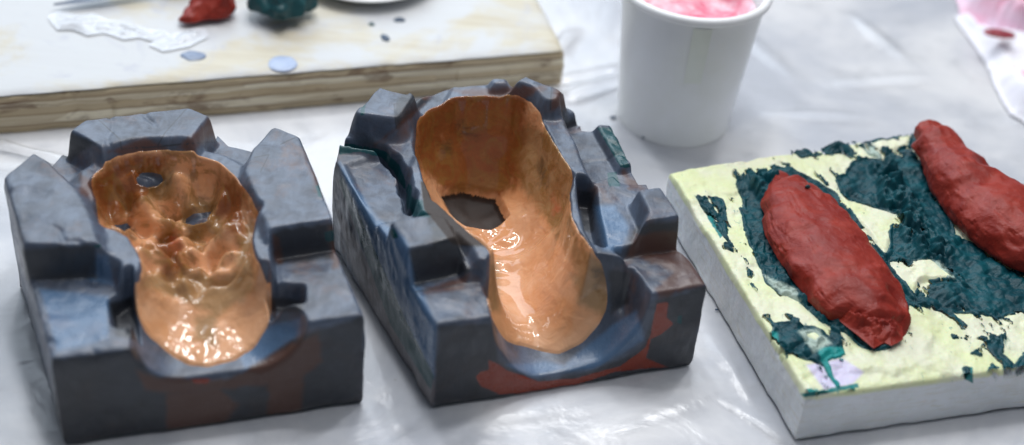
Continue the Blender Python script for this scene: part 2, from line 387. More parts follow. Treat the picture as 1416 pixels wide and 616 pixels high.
Zc = np.where(dcav > 0, bowl(H, zfloor, dcav, .021), H)
Zc = Zc+(blur(Zc, 9)-Zc)*ss((dcav-.001)/.006)
def chips(X, Y, s):
    return .0016*ss((vn(X/.0045, Y/.0045, None, s)-.36)*14)+.0010*ss((vn(X/.0021, Y/.0021, None, s+1)-.40)*16)
def edge_round(Zin, X, Y, r=.0022):
    nv, nu = X.shape; u = np.minimum(np.arange(nu), nu-1-np.arange(nu))[None, :]; v = np.minimum(np.arange(nv), nv-1-np.arange(nv))[:, None]
    du = np.linalg.norm([X[0, 0]-X[0, -1], Y[0, 0]-Y[0, -1]])/(nu-1); dv = np.linalg.norm([X[0, 0]-X[-1, 0], Y[0, 0]-Y[-1, 0]])/(nv-1)
    d = np.minimum(u*du, v*dv); t = np.clip(1-d/r, 0, 1)
    return Zin-r*.55*(1-np.sqrt(1-t*t*.96))
lump = [(205,243,7,7,5),(300,243,9,8,-6),(262,262,8,6,3),(325,262,7,7,-4),(240,300,8,7,-7),(272,312,9,6,4),(225,335,7,8,-7),(262,345,9,7,-5),(310,330,10,9,3),(175,285,10,9,3),(245,372,10,6,4),(205,300,6,6,4),
        (285,285,7,4,-5),(330,300,6,8,-4),(160,250,9,8,2),(232,240,5,5,-3),(290,372,8,5,-3),(300,430,10,14,2)]
Zb = bumps(Zc, X, Y, lump, 45); inside = ss(dcav/.006)
headonly = ss(sdf(mm([(100,190),(400,190),(380,385),(200,400),(100,330)], 55), X, Y)/.01)
rough_ = (np.abs(fbm(X, Y, None, .018, 2, 31))*.024-.004+.0018*fbm(X, Y, None, .006, 2, 32))*headonly
Zc = Zc+(Zb-Zc)*inside+rough_*inside+.010*fbm(X, Y, None, .013, 2, 35)*headonly*inside
neckl = .0008*fbm(X, Y, None, .03, 2, 33); Zc = Zc+neckl*inside
Zc = blur(Zc, 2, 2); Hm = Zc
Hm = np.where(do < 0, Hm+(.004-Hm)*ss(-do/.0022), Hm); Hm = edge_round(blur(Hm, 1, 1), X, Y, .003)
lm = empty('casting_mold', (np.mean([FL[0], BR[0]]), np.mean([FL[1], BR[1]]), 0), 'left one of the two dark molds, with a shallow bumpy peach face hollow', 'casting mold', 'dark clay molds with peach linings')
sil_px = ([(130,242,72),(154,226,72),(187,215,73),(223,213,73),(271,215,73),(303,225,72),(327,246,72),(348,282,71),(358,294,71),(350,312,70),(348,331,69),(350,355,67),(357,373,64),(373,384,59),
        (378,415,56),(372,449,50),(355,479,45),(325,499,39),(286,508,36),(262,505,35),(242,495,37),(207,467,45),(186,432,54),(184,406,58),(197,391,62),(199,372,65),(190,350,68),(179,327,70),(158,315,71),(138,309,71),(132,290,71),(134,270,72),(124,252,72)])
ds = np.maximum(traced(sil_px, X, Y, Zc), np.minimum(dcav-.0005, sdf(mm([(100,190),(400,190),(365,350),(195,360),(100,330)], 60), X, Y)))
ds = blur(np.where(dcav > -.004, ds, -.004), 4, 2)+.0007*fbm(X, Y, None, .009, 3, 41)
T = np.where(ds > 0, .0007*ss(ds/.0012)+.0022*(1-np.exp(-ds/.006)), ds*.9)
hole = np.minimum.reduce([-traced(p, X, Y, Zc) for p in ([(188,247),(196,240),(210,239),(222,243),(226,251),(216,259),(204,262),(192,257)], [(258,303),(268,296),(292,293),(285,308),(268,314),(256,311)], [(158,312),(176,309),(182,316),(172,322)])])+.0006*fbm(X, Y, None, .004, 2, 5)
T = np.where(hole < .002, np.minimum(T, hole*1.6), T)
zz = .0009*np.abs(fbm(X, Y, None, .012, 3, 44))*inside
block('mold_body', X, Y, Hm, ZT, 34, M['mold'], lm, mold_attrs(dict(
    face_shade=[[(28,345),(133,339),(133,386),(36,388)],[(378,320),(462,308),(466,356),(385,366)],[(70,498),(186,482),(210,520),(270,528),(320,525),(420,462),(503,438),(500,575),(80,618)],[(88,180),(134,197),(98,222),(84,216)],[(152,420),(184,410),(190,470),(160,466)],[(372,412),(417,414),(417,432),(378,432)]],  # painted shade: step faces, front wall, hump side, slots
    brown=[[(388,512),(410,506),(414,562),(390,574)],[(188,512),(215,523),(320,526),(380,488),(440,460),(445,500),(420,520),(415,575),(370,580),(372,530),(300,540),(240,545),(200,540)],[(246,205),(290,163),(300,178),(268,212)],[(423,225),(438,240),(450,275),(436,262)],[(376,322),(386,330),(390,366),(380,360)],[(452,310),(464,310),(470,372),(462,372)],[(110,240),(150,262),(140,285),(112,268)],[(150,210),(200,190),(230,205),(180,218)],[(230,545),(300,535),(330,560),(310,590),(230,598)]],
    rust=[[(264,524),(290,525),(286,531),(268,531)]], rust_w=14,
    green=[[(436,258),(441,256),(446,274),(440,272)],[(150,157),(153,156),(153,160),(150,160)],[(448,320),(462,318),(463,334),(450,334)],[(130,339),(140,338),(139,343),(131,344)]], green_w=5,
    blue_sheen=[[(118,388),(135,350),(150,355),(158,395)],[(330,492),(375,450),(416,440),(415,462),(340,512)],[(55,400),(150,410),(150,470),(80,485)]]),  # painted blue light: sloped facet, channel slope, left shoulder
    [[(130,160),(166,193),(168,208)],[(262,146),(228,184),(218,202)],[(168,206),(215,203),(300,196)],[(412,189),(396,196),(388,200)],[(352,218),(372,214),(360,238)],[(388,342),(396,330),(376,352)]]), seed=1)
silicone('silicone_lining', X, Y, Zc+zz, T, lm, dict(
    mott=[[(120,200),(360,200),(365,300),(330,390),(230,395),(190,340),(120,320)]],
    thin=[[(196,395),(200,378),(260,372),(300,385),(350,365),(352,400),(300,440),(260,420)],[(170,235),(240,225),(245,275),(180,280)],[(250,285),(300,275),(310,330),(255,330)],[(330,340),(350,300),(352,400),(330,420)],[(270,440),(300,430),(300,480),(270,470)]],
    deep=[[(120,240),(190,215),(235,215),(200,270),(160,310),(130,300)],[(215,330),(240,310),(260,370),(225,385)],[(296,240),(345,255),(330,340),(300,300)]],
    dark=[[(196,242),(224,240),(230,256),(214,266),(192,262)],[(262,315),(275,312),(276,330),(264,330)],[(172,315),(186,318),(186,332),(176,330)]],
    red=[[(236,330),(250,332),(250,350),(236,350)]]))
# ================================================================== MIDDLE MOLD
c = mm([(604, 449, 57), (977, 394, 57)]); FL, FR = np.array(c[0]), np.array(c[1])
P1 = at(465, 218, .066)[:2]; BL = FL+(P1-FL)*1.62; P2 = at(844, 179, .060)[:2]; BR = FR+(P2-FR)*1.36
X, Y = quad_plan([FL, FR, BR, BL], GX, 470)
H = np.full(X.shape, .0640)+.001*fbm(X, Y, None, .03, 3, 101)
cavM = [(574,198,70),(576,169,71),(596,149,71),(629,137,71),(677,134,71),(706,138,71),(727,146,71),(746,163,71),(761,190,70),(777,222,70),(793,244,69),(786,271,68),(788,307,67),(797,328,66),(816,353,64),(840,364,60),
        (875,373,57),(906,414,57),(915,440,57),(676,480,57),(684,449,57),(676,415,57),(668,392,58),(684,368,61),(669,346,64),(651,329,66),(625,303,67),(600,279,68),(588,250,69),(580,218,69)]
cavM = mm(cavM); dcav = sdf(cavM, X, Y)+.0007*fbm(X, Y, None, .006, 3, 111)
ringM = mm([(552,200),(556,165),(580,135),(625,120),(690,117),(740,128),(770,150),(790,178),(800,215),(818,255),(800,270),(803,310),(815,340),(830,358),(700,380),(672,372),(655,340),(625,315),(585,290),(566,250),(556,225)], 70)
H = lerp_to(H, ringM, .0700, .0045, X, Y)
H = lerp_to(H, mm([(467,200),(486,181),(550,182),(600,133),(620,124),(560,235),(536,213),(500,202)], 68), .0675, .004, X, Y)
H = lerp_to(H, mm([(503,137),(525,110),(563,118),(545,143)], 89), .0945+.002*fbm(X, Y, None, .015, 3, 107), .0095, X, Y)
H = lerp_to(H, mm([(709,110),(736,97),(769,109),(763,116)], 89), .0945, .0105, X, Y)
H = lerp_to(H, mm([(682,106),(700,107),(700,112),(684,112)], 78), .0765, .004, X, Y)
H = lerp_to(H, mm([(484,232),(530,222),(572,303),(519,309)], 62), .0610+.001*fbm(X, Y, None, .02, 3, 102), .0035, X, Y)
gro = [(470,200,64),(480,203,64),(505,206,64),(528,212,64),(545,225,64),(556,240,64),(562,262,64),(568,285,64)]
for a, b in zip(gro, gro[1:]):
    p, q = at(a[0], a[1], .064)[:2], at(b[0], b[1], .064)[:2]; e = q-p; t = np.clip(((X-p[0])*e[0]+(Y-p[1])*e[1])/(e@e), 0, 1)
    d = np.hypot(X-p[0]-e[0]*t, Y-p[1]-e[1]*t)+.0016*fbm(X, Y, None, .005, 3, 103); H = np.minimum(H, .047+ss((d-.0018)/.0016)*.035)
H = lerp_to(H, mm([(542,307),(600,296),(616,302),(632,333),(566,347)], 77), .0775+.001*fbm(X, Y, None, .02, 3, 104), .0045, X, Y)
H = lerp_to(H, mm([(566,348),(636,334),(655,372),(670,392),(560,420)], 77), .0570, .0018, X, Y)
H = lerp_to(H, mm([(574,402),(656,391),(666,392),(690,470),(600,480)], 57), .0572+.0006*fbm(X, Y, None, .02, 3, 105), .003, X, Y)
# right side recess, slot, key, shoulder
H = lerp_to(H, mm([(785,186),(808,178),(862,200),(905,262),(862,262),(845,245),(838,252),(815,258),(803,222),(790,200)], 58), .0575+.001*fbm(X, Y, None, .02, 3, 106), .0035, X, Y)
H = lerp_to(H, mm([(775,172),(805,160),(800,174),(782,178)], 62), .0570, .002, X, Y)
H = lerp_to(H, mm([(825,179),(846,176),(872,232),(858,236)], 60), .0630+.002*fbm(X, Y, None, .006, 3, 108), .002, X, Y)
H = lerp_to(H, mm([(858,266),(912,260),(942,303),(880,313),(866,290)], 77), .0775+.0008*fbm(X, Y, None, .02, 3, 109), .005, X, Y)
H = lerp_to(H, mm([(852,275),(862,266),(884,313),(866,358),(838,342),(822,305),(820,272)], 67), .064, .004, X, Y)
H = lerp_to(H, mm([(800,265),(818,267),(822,300),(832,345),(815,338),(804,310)], 60), .0500, .0022, X, Y)
H = lerp_to(H, mm([(880,314),(960,300),(975,360),(862,372),(862,355)], 77), .0570, .0018, X, Y)
H = lerp_to(H, mm([(853,360),(950,350),(1010,410),(906,440),(880,375)], 57), .0572+.0006*fbm(X, Y, None, .02, 3, 110), .003, X, Y)
outl = mm([(580,500,57),(1010,400,57),(942,303,77),(913,260,77),(893,265,60),(866,222,60),(845,179,60),(826,179,60),(806,171,62),(805,157,66),(784,142,68),(777,118,86),(771,108,89),(734,95,89),(706,108,76),(679,104,78),(677,117,68),(620,123,68),(584,125,69),(563,116,89),(525,107,89),(500,133,89),(491,161,74),(484,181,68),(470,196,67),(464,218,66),(330,330,66),(560,600,57)])
do = sdf(outl, X, Y)+.0005*fbm(X, Y, None, .006, 3, 120)
H = H+.0010*fbm(X, Y, None, .012, 4, 121)-.0014*ss((.035-np.abs(fbm(X*.5, Y*1.0, None, .03, 3, 122)))/.02)*ss(3*fbm(X, Y, None, .03, 2, 124))
zfloor = np.full(X.shape, .0105)
zfloor = lerp_to(zfloor, mm([(560,130),(820,130),(800,330),(600,340)], 30), .014, .02, X, Y)
hz = sdf(mm([(520,90),(860,90),(840,360),(660,350),(540,290)], 70), X, Y)
H = np.where((hz > 0) & (dcav > -.007), np.minimum(H, .0705+np.maximum(0, -dcav)*2.4), H)
Zc = np.where(dcav > 0, bowl(H, zfloor, dcav, .027), H)
Zc = Zc+(blur(Zc, 15)-Zc)*ss((dcav-.001)/.009)
lump = [(700,200,7,7,5),(660,210,8,6,4),(735,250,8,10,6),(765,262,5,9,5),(760,300,6,8,-3),(720,290,6,6,3),(690,170,8,6,3),(620,235,8,8,3),(640,190,8,8,3)]
inside = ss(dcav/.006); Zb = bumps(Zc, X, Y, lump, 30); Zc = Zc+(Zb-Zc)*inside
hd = ss(sdf(mm([(540,120),(820,120),(810,330),(690,345),(560,300)], 40), X, Y)/.012)
Zc = Zc+(np.abs(fbm(X, Y, None, .02, 2, 131))*.008-.002)*hd*inside+.0012*fbm(X, Y, None, .025, 2, 133)*inside
# trowelled facets on the right slope of the open channel
fac = ss(sdf(mm([(842,377),(905,412),(890,478),(800,520),(790,500),(838,440)], 30), X, Y)/.006)
Zc = Zc+fac*inside*(np.round(fbm(X, Y, None, .022, 2, 140)*5)/5*.004)
Zc = Zc+(blur(Zc, 3)-Zc)*inside
Zc = blur(Zc, 2, 2); Hm = Zc
Hm = np.where(do < 0, Hm+(.004-Hm)*ss(-do/.0022), Hm); Hm = edge_round(blur(Hm, 1, 1), X, Y, .003)
mmold = empty('casting_mold', (.005, -.065, 0), 'dark mold with a deep smooth peach hollow and a rust red smear along its front', 'casting mold', 'dark clay molds with peach linings')
sil_px = ([(574,198,70),(576,169,71),(596,149,71),(629,137,71),(677,134,71),(718,141,71),(743,161,71),(761,198,70),(777,222,70),(795,244,69),(783,271,68),(787,307,67),(797,328,66),(816,353,64),(836,368,57),
        (842,394,46),(839,430,30),(827,451,23),(805,475,17),(774,490,13),(744,485,12),(700,473,20),(689,458,32),(676,432,50),(670,400,57),(684,368,61),(669,346,64),(651,329,66),(625,303,67),(600,279,68),(588,250,69),(580,218,69)])
ds = np.maximum(traced(sil_px, X, Y, Zc), np.minimum(dcav-.0005, sdf(mm([(500,90),(850,90),(840,350),(670,360),(540,290)], 60), X, Y)))
ds = blur(np.where(dcav > -.003, ds, -.003), 4, 2)+.0007*fbm(X, Y, None, .009, 3, 141)
T = np.where(ds > 0, .0007*ss(ds/.0012)+.0026*(1-np.exp(-ds/.006)), ds*.9)
hp = [(608,269),(622,265),(637,262),(662,268),(685,273),(692,287),(700,303),(690,314),(677,320),(660,318),(645,315),(632,306),(624,298)]
hole = -traced(hp, X, Y, Zc)+.0006*fbm(X, Y, None, .004, 2, 15)
T = np.where(hole < .002, np.minimum(T, hole*1.6), T)
Hm = Hm-np.where(hole < .001, .004*ss((.001-hole)/.003), 0)
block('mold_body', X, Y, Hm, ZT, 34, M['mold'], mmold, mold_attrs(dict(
    face_shade=[[(566,347),(636,334),(650,376),(574,398)],[(880,313),(941,305),(944,349),(862,357)],[(606,451),(684,448),(690,505),(744,528),(800,522),(850,500),(890,480),(908,416),(978,396),(958,506),(600,574)],[(842,372),(872,376),(870,418),(845,436)],[(799,263),(818,266),(822,320),(806,320)],[(775,172),(806,160),(806,172),(784,180)],[(580,250),(720,250),(730,345),(600,340)],[(595,140),(548,180),(545,145),(564,118)]],  # painted shade: key faces, front wall, channel wall, slots
    brown=[[(868,350),(945,345),(978,392),(912,414),(905,400),(930,378)],[(880,325),(940,318),(943,347),(866,356)],[(770,108),(785,142),(762,153)],[(590,400),(650,380),(640,400),(580,408)],[(560,118),(600,130),(545,182),(520,200),(590,142)],[(620,124),(760,118),(720,140),(640,132)],[(862,235),(890,262),(870,262),(858,240)]],
    rust=[[(676,498),(690,505),(700,512),(744,528),(800,523),(860,505),(893,480),(900,460),(908,420),(924,418),(922,440),(930,448),(915,462),(900,470),(893,495),(925,508),(895,510),(850,515),(780,538),(720,545),(690,545),(665,535),(658,522),(664,514),(676,512)]], rust_w=9,
    green=[[(468,200),(482,199),(530,208),(552,228),(562,255),(558,262),(546,240),(528,218),(498,210),(470,214)],[(826,177),(846,177),(872,232),(858,232)],[(840,240),(852,238),(858,258),(842,258)],[(560,272),(596,280),(604,300),(572,300)],[(562,255),(570,255),(568,290),(562,290)],[(500,140),(506,142),(504,160),(498,160)],[(468,250),(474,245),(560,440),(600,520),(596,540),(540,450)],[(938,436),(944,436),(942,448),(936,446)],[(538,318),(546,316),(552,330),(542,330)]], green_w=5,
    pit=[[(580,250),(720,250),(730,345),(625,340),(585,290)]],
    bare=[[(462,290),(470,290),(530,400),(600,525),(600,574),(590,570),(528,455),(490,380)]], bare_w=6,
    blue_sheen=[[(470,225),(520,300),(560,330),(603,455),(600,520),(540,420),(500,340)],[(820,285),(850,285),(870,315),(858,350),(835,345)],[(845,450),(880,430),(892,470),(820,512),(770,515)],[(755,500),(800,510),(740,520),(700,505)]]),  # painted blue light: left wall, key slope, channel floor
    [[(545,145),(548,178)],[(763,116),(761,152)],[(574,404),(650,392)]]), seed=2)
silicone('silicone_lining', X, Y, Zc+.0004*np.abs(fbm(X, Y, None, .01, 3, 144))*hd*inside, T, mmold, dict(
    mott=[[(560,120),(740,120),(820,250),(860,400),(830,420),(770,330),(730,260),(690,270),(600,270),(560,200)]],
    thin=[[(725,170),(770,190),(800,250),(785,290),(800,340),(845,370),(845,400),(800,380),(760,310),(720,260),(705,200)],[(675,370),(690,360),(690,430),(676,430)],[(790,380),(842,380),(840,440),(800,420)]],
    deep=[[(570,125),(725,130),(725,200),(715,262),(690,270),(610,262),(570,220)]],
    red=[[(765,270),(775,290),(765,300)]],
    dark=[[(745,222),(752,220),(757,258),(748,258)],[(632,165),(652,170),(660,190),(636,185)],[(612,200),(622,196),(625,215),(614,215)],[(820,372),(842,372),(840,395),(825,395)]]))
# stray cured drips beyond the lip of the middle mold
# ================================================================== WHITE PLASTER BLOCK with green clay
c = mm([(1117, 545, 33)]); FL = np.array(c[0]); P = at(1416, 505, .033)[:2]; FR = FL+(P-FL)*1.62
BL = at(927, 237, .033)[:2]; BR = np.array([.268, .100])
X, Y = quad_plan([FL, FR, BR, BL], 430, 470)
base = .0325+.0009*fbm(X, Y, None, .02, 4, 201)+.0016*(ss(.5+3*fbm(X, Y, None, .03, 4, 202))-.5)
outl = mm([(1117,560),(1460,490),(1520,480),(1480,370),(1416,264),(1380,236),(1345,202),(1328,184),(1290,176),(1240,180),(1208,186),(1180,190),(1159,196),(1146,203),(1133,206),(1125,203),(1121,194),(1103,193),(1096,198),(1058,200),(1005,207),(996,208),(990,216),(965,226),(927,236),(900,236),(900,300),(1080,600)], 33)
outl[1] = tuple(FL+(FR-FL)*.97+[0, -.01]); outl[2] = tuple(FR+[.02, -.01]); outl[3] = (.345, -.02)
do = sdf(outl, X, Y)+.0012*fbm(X, Y, None, .008, 4, 203)
greens = [[(1036,230),(1019,252),(1026,274),(1030,316),(1047,360),(1062,393),(1115,425),(1153,452),(1200,480),(1232,480),(1252,440),(1254,405),(1217,345),(1187,298),(1152,260),(1110,238),(1077,230)],
 [(966,271),(998,277),(1009,336),(1000,328),(975,288)],
 [(1094,199),(1103,190),(1120,190),(1129,205),(1159,193),(1182,188),(1182,208),(1144,210),(1107,214)],
 [(1190,200),(1216,218),(1182,222),(1156,248),(1170,275),(1225,360),(1245,395),(1262,418),(1326,431),(1416,433),(1500,450),(1500,380),(1416,372),(1372,345),(1320,325),(1283,230),(1262,186),(1208,190)],
 [(1062,467),(1076,450),(1099,447),(1155,470),(1168,487),(1136,500),(1103,494),(1074,490)],
 [(1132,495),(1140,494),(1170,530),(1160,538)],[(1114,545),(1118,538),(1165,538),(1185,528),(1186,534),(1165,546)],
 [(1366,466),(1389,460),(1388,485),(1405,501),(1420,485),(1424,505),(1384,530),(1374,514),(1368,489),(1343,486)],
 [(1306,426),(1318,428),(1345,448),(1332,451)],[(1318,459),(1368,462),(1368,467),(1320,464)],[(1330,500),(1345,505),(1345,528),(1332,515)]]
creams = [[(1152,256),(1175,275),(1235,293),(1244,282),(1253,308),(1291,343),(1262,330),(1240,318),(1226,366),(1196,322),(1160,280)],
 [(1222,358),(1287,358),(1328,390),(1275,391),(1268,416),(1243,396)],[(1301,362),(1353,400),(1326,394)],[(1198,196),(1240,184),(1266,182),(1260,200),(1225,216)],[(1052,338),(1058,334),(1060,343),(1054,348)],[(1105,463),(1125,455),(1145,470),(1130,485)]]
G = np.full(X.shape, -1.0)
for p in greens: G = np.maximum(G, sdf(mm(p, 34), X, Y))
for p in creams: G = np.minimum(G, -sdf(mm(p, 34), X, Y)+.0010)
G = G+.0012+.0045*fbm(X+.3*Y, Y*.40, None, .012, 6, 211, .55)
st_ = fbm(X*.9+Y*.5, (Y*.9-X*.5)*.28, None, .006, 4, 231, .6)
G = G-.0075*ss((st_-.36)/.10)*ss((.012-np.abs(G))/.004)+.0080*ss((-st_-.40)/.10)*ss((.016-np.abs(G))/.004)
ridge = np.zeros(X.shape)
for p in creams: ridge = np.maximum(ridge, ss(sdf(mm(p, 34), X, Y)/.004))
Zp = base-.0045*ss(G/.003)+.0020*ridge*(1+.5*fbm(X, Y, None, .012, 2, 212))+.0007*fbm(X, Y, None, .006, 4, 213)
Zb = np.where(do < 0, Zp+(.004-Zp)*ss(-do/.0018), Zp); Zb = edge_round(Zb, X, Y, .003)
wb = empty('plaster_block', (.2, -.04, 0), 'cream white plaster block with dark green clay smeared over its top', 'plaster block')
def wattr(V):
    x, y = proj(V); gs = np.full(len(V), -1.0); gs[:G.size] = np.clip(-.25+G.ravel()/.012, -1, -.25)
    return dict(smear=gs, side=np.clip((.0285-V[:, 2])/.004, -1, 1), blush=stain(V, [[(1115,505),(1165,495),(1195,515),(1180,530),(1140,540)]], 9), teal=stain(V, [[(1106,545),(1186,530),(1188,536),(1112,550)],[(1330,508),(1345,508),(1345,530),(1335,525)],[(960,270),(975,280),(1000,325),(996,330)]], 5))
block('block_body', X, Y, Zb, ZT, 26, M['plaster'], wb, wattr, seed=3)
lobes = (np.abs(fbm(X, Y, None, .011, 4, 221))*.007)
clump = ss(sdf(mm([(1195,225),(1235,218),(1262,262),(1300,325),(1330,345),(1300,380),(1250,345),(1215,290)], 35), X, Y)/.006)+ss(sdf(mm([(1020,240),(1075,232),(1085,262),(1060,290),(1040,270)], 35), X, Y)/.004)+.6*ss(sdf(mm([(1100,400),(1150,432),(1200,470),(1190,482),(1100,430),(1070,390),(1060,340)], 35), X, Y)/.003)
Tg = np.where(G > 0, .0052*(1-np.exp(-G/.0022)), G*1.2)
Zg = Zp+Tg+(.0034*np.abs(fbm(X*.5+Y*.5, Y-X, None, .012, 3, 222)))*ss(G/.002)+(np.abs(fbm(X, Y, None, .011, 3, 223))*.015)*np.clip(clump, 0, 1)*ss(G/.003)+lobes*.25*ss(G/.003)
V = np.stack([X, Y, Zg], -1).reshape(-1, 3); Q = gridq(*X.shape); k = ((G.ravel()[Q] > -.0012) & (do.ravel()[Q] > -.0004)).all(1)
mk('green_clay', V, Q[k], M['green'], wb, dict(teal=stain(V, [[(1130,480),(1170,480),(1175,540),(1150,540)],[(1114,530),(1190,530),(1190,550),(1114,550)],[(1055,460),(1075,460),(1080,490),(1060,490)]], 9), scrape=np.maximum(np.clip(-.2-G.ravel()/.004, -1, .0), stain(V, [[(1105,458),(1130,455),(1150,475),(1125,487)],[(1196,200),(1215,205),(1220,220),(1195,215)],[(1055,380),(1100,400),(1110,425),(1080,410)],[(1270,360),(1300,362),(1320,385),(1290,378)]], 9))))
# ------------------------------------------------------------------ red clay lumps
def lumpmesh(name, spine, mat, parent=None, seed=0, n1=240, n2=170, amp=.0011, crack=.0008, flat=.35, facets=34):
    """spine: (x,y,z, halfwidth, halfheight) stations in metres"""
    S = np.array(spine, float); m = len(S); t = np.linspace(0, m-1, n1)
    def cr(a):
        o = []
        for tt in t:
            i = min(int(tt), m-2); f = tt-i; p0, p1, p2, p3 = a[max(i-1, 0)], a[i], a[i+1], a[min(i+2, m-1)]
            o.append(.5*((2*p1)+(p2-p0)*f+(2*p0-5*p1+4*p2-p3)*f*f+(3*p1-p0-3*p2+p3)*f**3))
        return np.array(o)
    A = cr(S); d = np.gradient(A[:, :2], axis=0); d /= np.linalg.norm(d, axis=1, keepdims=True)+1e-9; nrm = np.stack([d[:, 1], -d[:, 0]], -1)
    th = np.linspace(0, 2*np.pi, n2, endpoint=False)
    cx = np.sign(np.cos(th))*np.abs(np.cos(th))**.85; sz = np.sign(np.sin(th))*np.abs(np.sin(th))**.9; sz = np.where(sz < 0, sz*flat, sz)
    w, h = np.maximum(A[:, 3], 1e-4), np.maximum(A[:, 4], 1e-4)
    P = np.zeros((n1, n2, 3)); P[..., 0] = A[:, 0, None]+nrm[:, 0, None]*w[:, None]*cx; P[..., 1] = A[:, 1, None]+nrm[:, 1, None]*w[:, None]*cx; P[..., 2] = A[:, 2, None]+h[:, None]*sz
    N = np.zeros_like(P); N[..., 0] = nrm[:, 0, None]*cx; N[..., 1] = nrm[:, 1, None]*cx; N[..., 2] = sz
    x, y, z = P[..., 0], P[..., 1], P[..., 2]
    a = t[:, None]*np.ones(n2); b = th[None, :]*np.ones((n1, 1))
    dsp = amp*2*fbm(x, y, z, .014, 4, seed)+amp*.3*fbm(x, y, z, .004, 3, seed+9)
    dsp += .0016*(.25-np.abs(fbm(a*.35*.01, np.cos(b)*.012, np.sin(b)*.012, .006, 2, seed+40)))+.0022*np.clip(a/(m-1)-.8, 0, 1)*5*fbm(x, y, z, .006, 3, seed+41)
    # finger-dragged grooves running roughly along the lump
    ca = fbm(a*.5*.01, np.cos(b)*.03, np.sin(b)*.03, .0075, 3, seed+20)
    ca2 = fbm(a*.9*.01, np.cos(b)*.06, np.sin(b)*.06, .006, 2, seed+25)
    dsp -= crack*(np.exp(-(ca/.03)**2)*1.0*ss(3*fbm(x, y, z, .02, 2, seed+30)+.5)+np.exp(-(ca2/.02)**2)*.4*ss(4*fbm(x, y, z, .015, 2, seed+31)))
    P += N*dsp[..., None]
    rg = np.random.RandomState(seed)
    for k in range(facets):
        ci, cj = rg.randint(8, n1-8), rg.randint(0, n2//2); c0 = P[ci, cj].copy(); nn_ = N[ci, cj]+.25*rg.randn(3); nn_ /= np.linalg.norm(nn_)
        rad = rg.uniform(.009, .017)
        dd = (P-c0)@nn_+rg.uniform(.0002, .0007); ds_ = np.linalg.norm(P-c0, axis=-1)
        P -= nn_*(np.maximum(dd, 0)*.6*ss((rad-ds_)/(rad*.35)))[..., None]
    V = P.reshape(-1, 3); i = np.arange(n1-1)[:, None]*n2+np.arange(n2)[None, :]; j = np.arange(n1-1)[:, None]*n2+(np.arange(n2)[None, :]+1) % n2
    Q = np.stack([i, j, j+n2, i+n2], -1).reshape(-1, 4)[:, ::-1]
    V = np.concatenate([V, V[:n2].mean(0)[None], V[(n1-1)*n2:n1*n2].mean(0)[None]])
    o = mk(name, V, Q, mat, parent); return o
def st(px, py, z, w, h): q = at(px, py, (z)/1000); return (q[0], q[1], z/1000-.0, w/1000, h/1000)
r1 = lumpmesh('red_clay_piece', [st(1077,238,36,1,1), st(1081,248,37,6,5), st(1094,270,37,18,11), st(1113,306,37,25,14), st(1137,344,37,28,15), st(1164,384,37,28,15), st(1190,416,37,26.5,14), st(1212,446,36,19,11), st(1222,466,35,12,7), st(1229,478,34,5,2)], M['red'], seed=301)
tag(r1, 'whole rounded brick red clay form ringed by dark green clay', 'clay piece', 'red clay forms on the plaster block')
r2 = lumpmesh('red_clay_piece', [st(1284,179,44,4,3.4), st(1286,184,43,12,11.2), st(1296,202,42,16,14.6), st(1309,226,40,15.5,14.6), st(1333,258,39,21.5,19.0), st(1362,288,38,26,20.2), st(1396,316,38,28,20.2), st(1432,346,38,25,17.9), st(1462,371,37,16,11.2), st(1475,381,36,4,3.4)], M['red'], seed=341)
tag(r2, 'brick red clay form with a bulbous upper end, cut off at the right edge', 'clay piece', 'red clay forms on the plaster block')
# thin torn skirt of red clay below the first piece
# ================================================================== PLYWOOD BOARD
zt = .0285
a, b_ = at(-60, 136, zt)[:2], at(780, 69, zt)[:2]; back = at(745, 0, zt)[:2]; dr = (back-b_)/np.linalg.norm(back-b_); dl = (a-b_)/np.linalg.norm(a-b_)
p0 = b_+dl*.62; p1 = b_; p2 = b_+dr*.42; p3 = p0+dr*.42
bd = empty('plywood_board', (*((p0+p1)/2), 0), 'thick plywood board with a rough layered edge, splashed white on top, behind the molds', 'board')
def slab(name, corners, z0, z1, mat, parent, nseg=220, nz=14, amp=.0006):
    X, Y = quad_plan(corners, nseg, 60); Z = z1+amp*fbm(X, Y, None, .02, 3, 71)
    return block(name, X, Y, edge_round(Z, X, Y, .002), z0, nz, mat, parent, seed=7, bulge=.0007)
slab('plywood_core', [p0, p1, p2, p3], ZT-.001, zt-.0016, M['ply'], bd)
q = .0006
e = np.array
slab('face_veneer', [p0+dr*q, p1+dr*q+dl*q, p2+dl*q, p3], zt-.0018, zt, M['plytop'], bd, 160, 3, .0002)
for (u0_, u1_, z0, z1) in ((.09, .30, .0042, .0172), (.005, .075, .0103, .0205)):
    s0 = b_+dl*u0_; s1 = b_+dl*u1_; f_ = -dr*.0009
    slab('edge_patch', [s1+f_, s0+f_, s0+dr*.002, s1+dr*.002], z0, z1, M['ply'], bd, 60, 4, .0003)
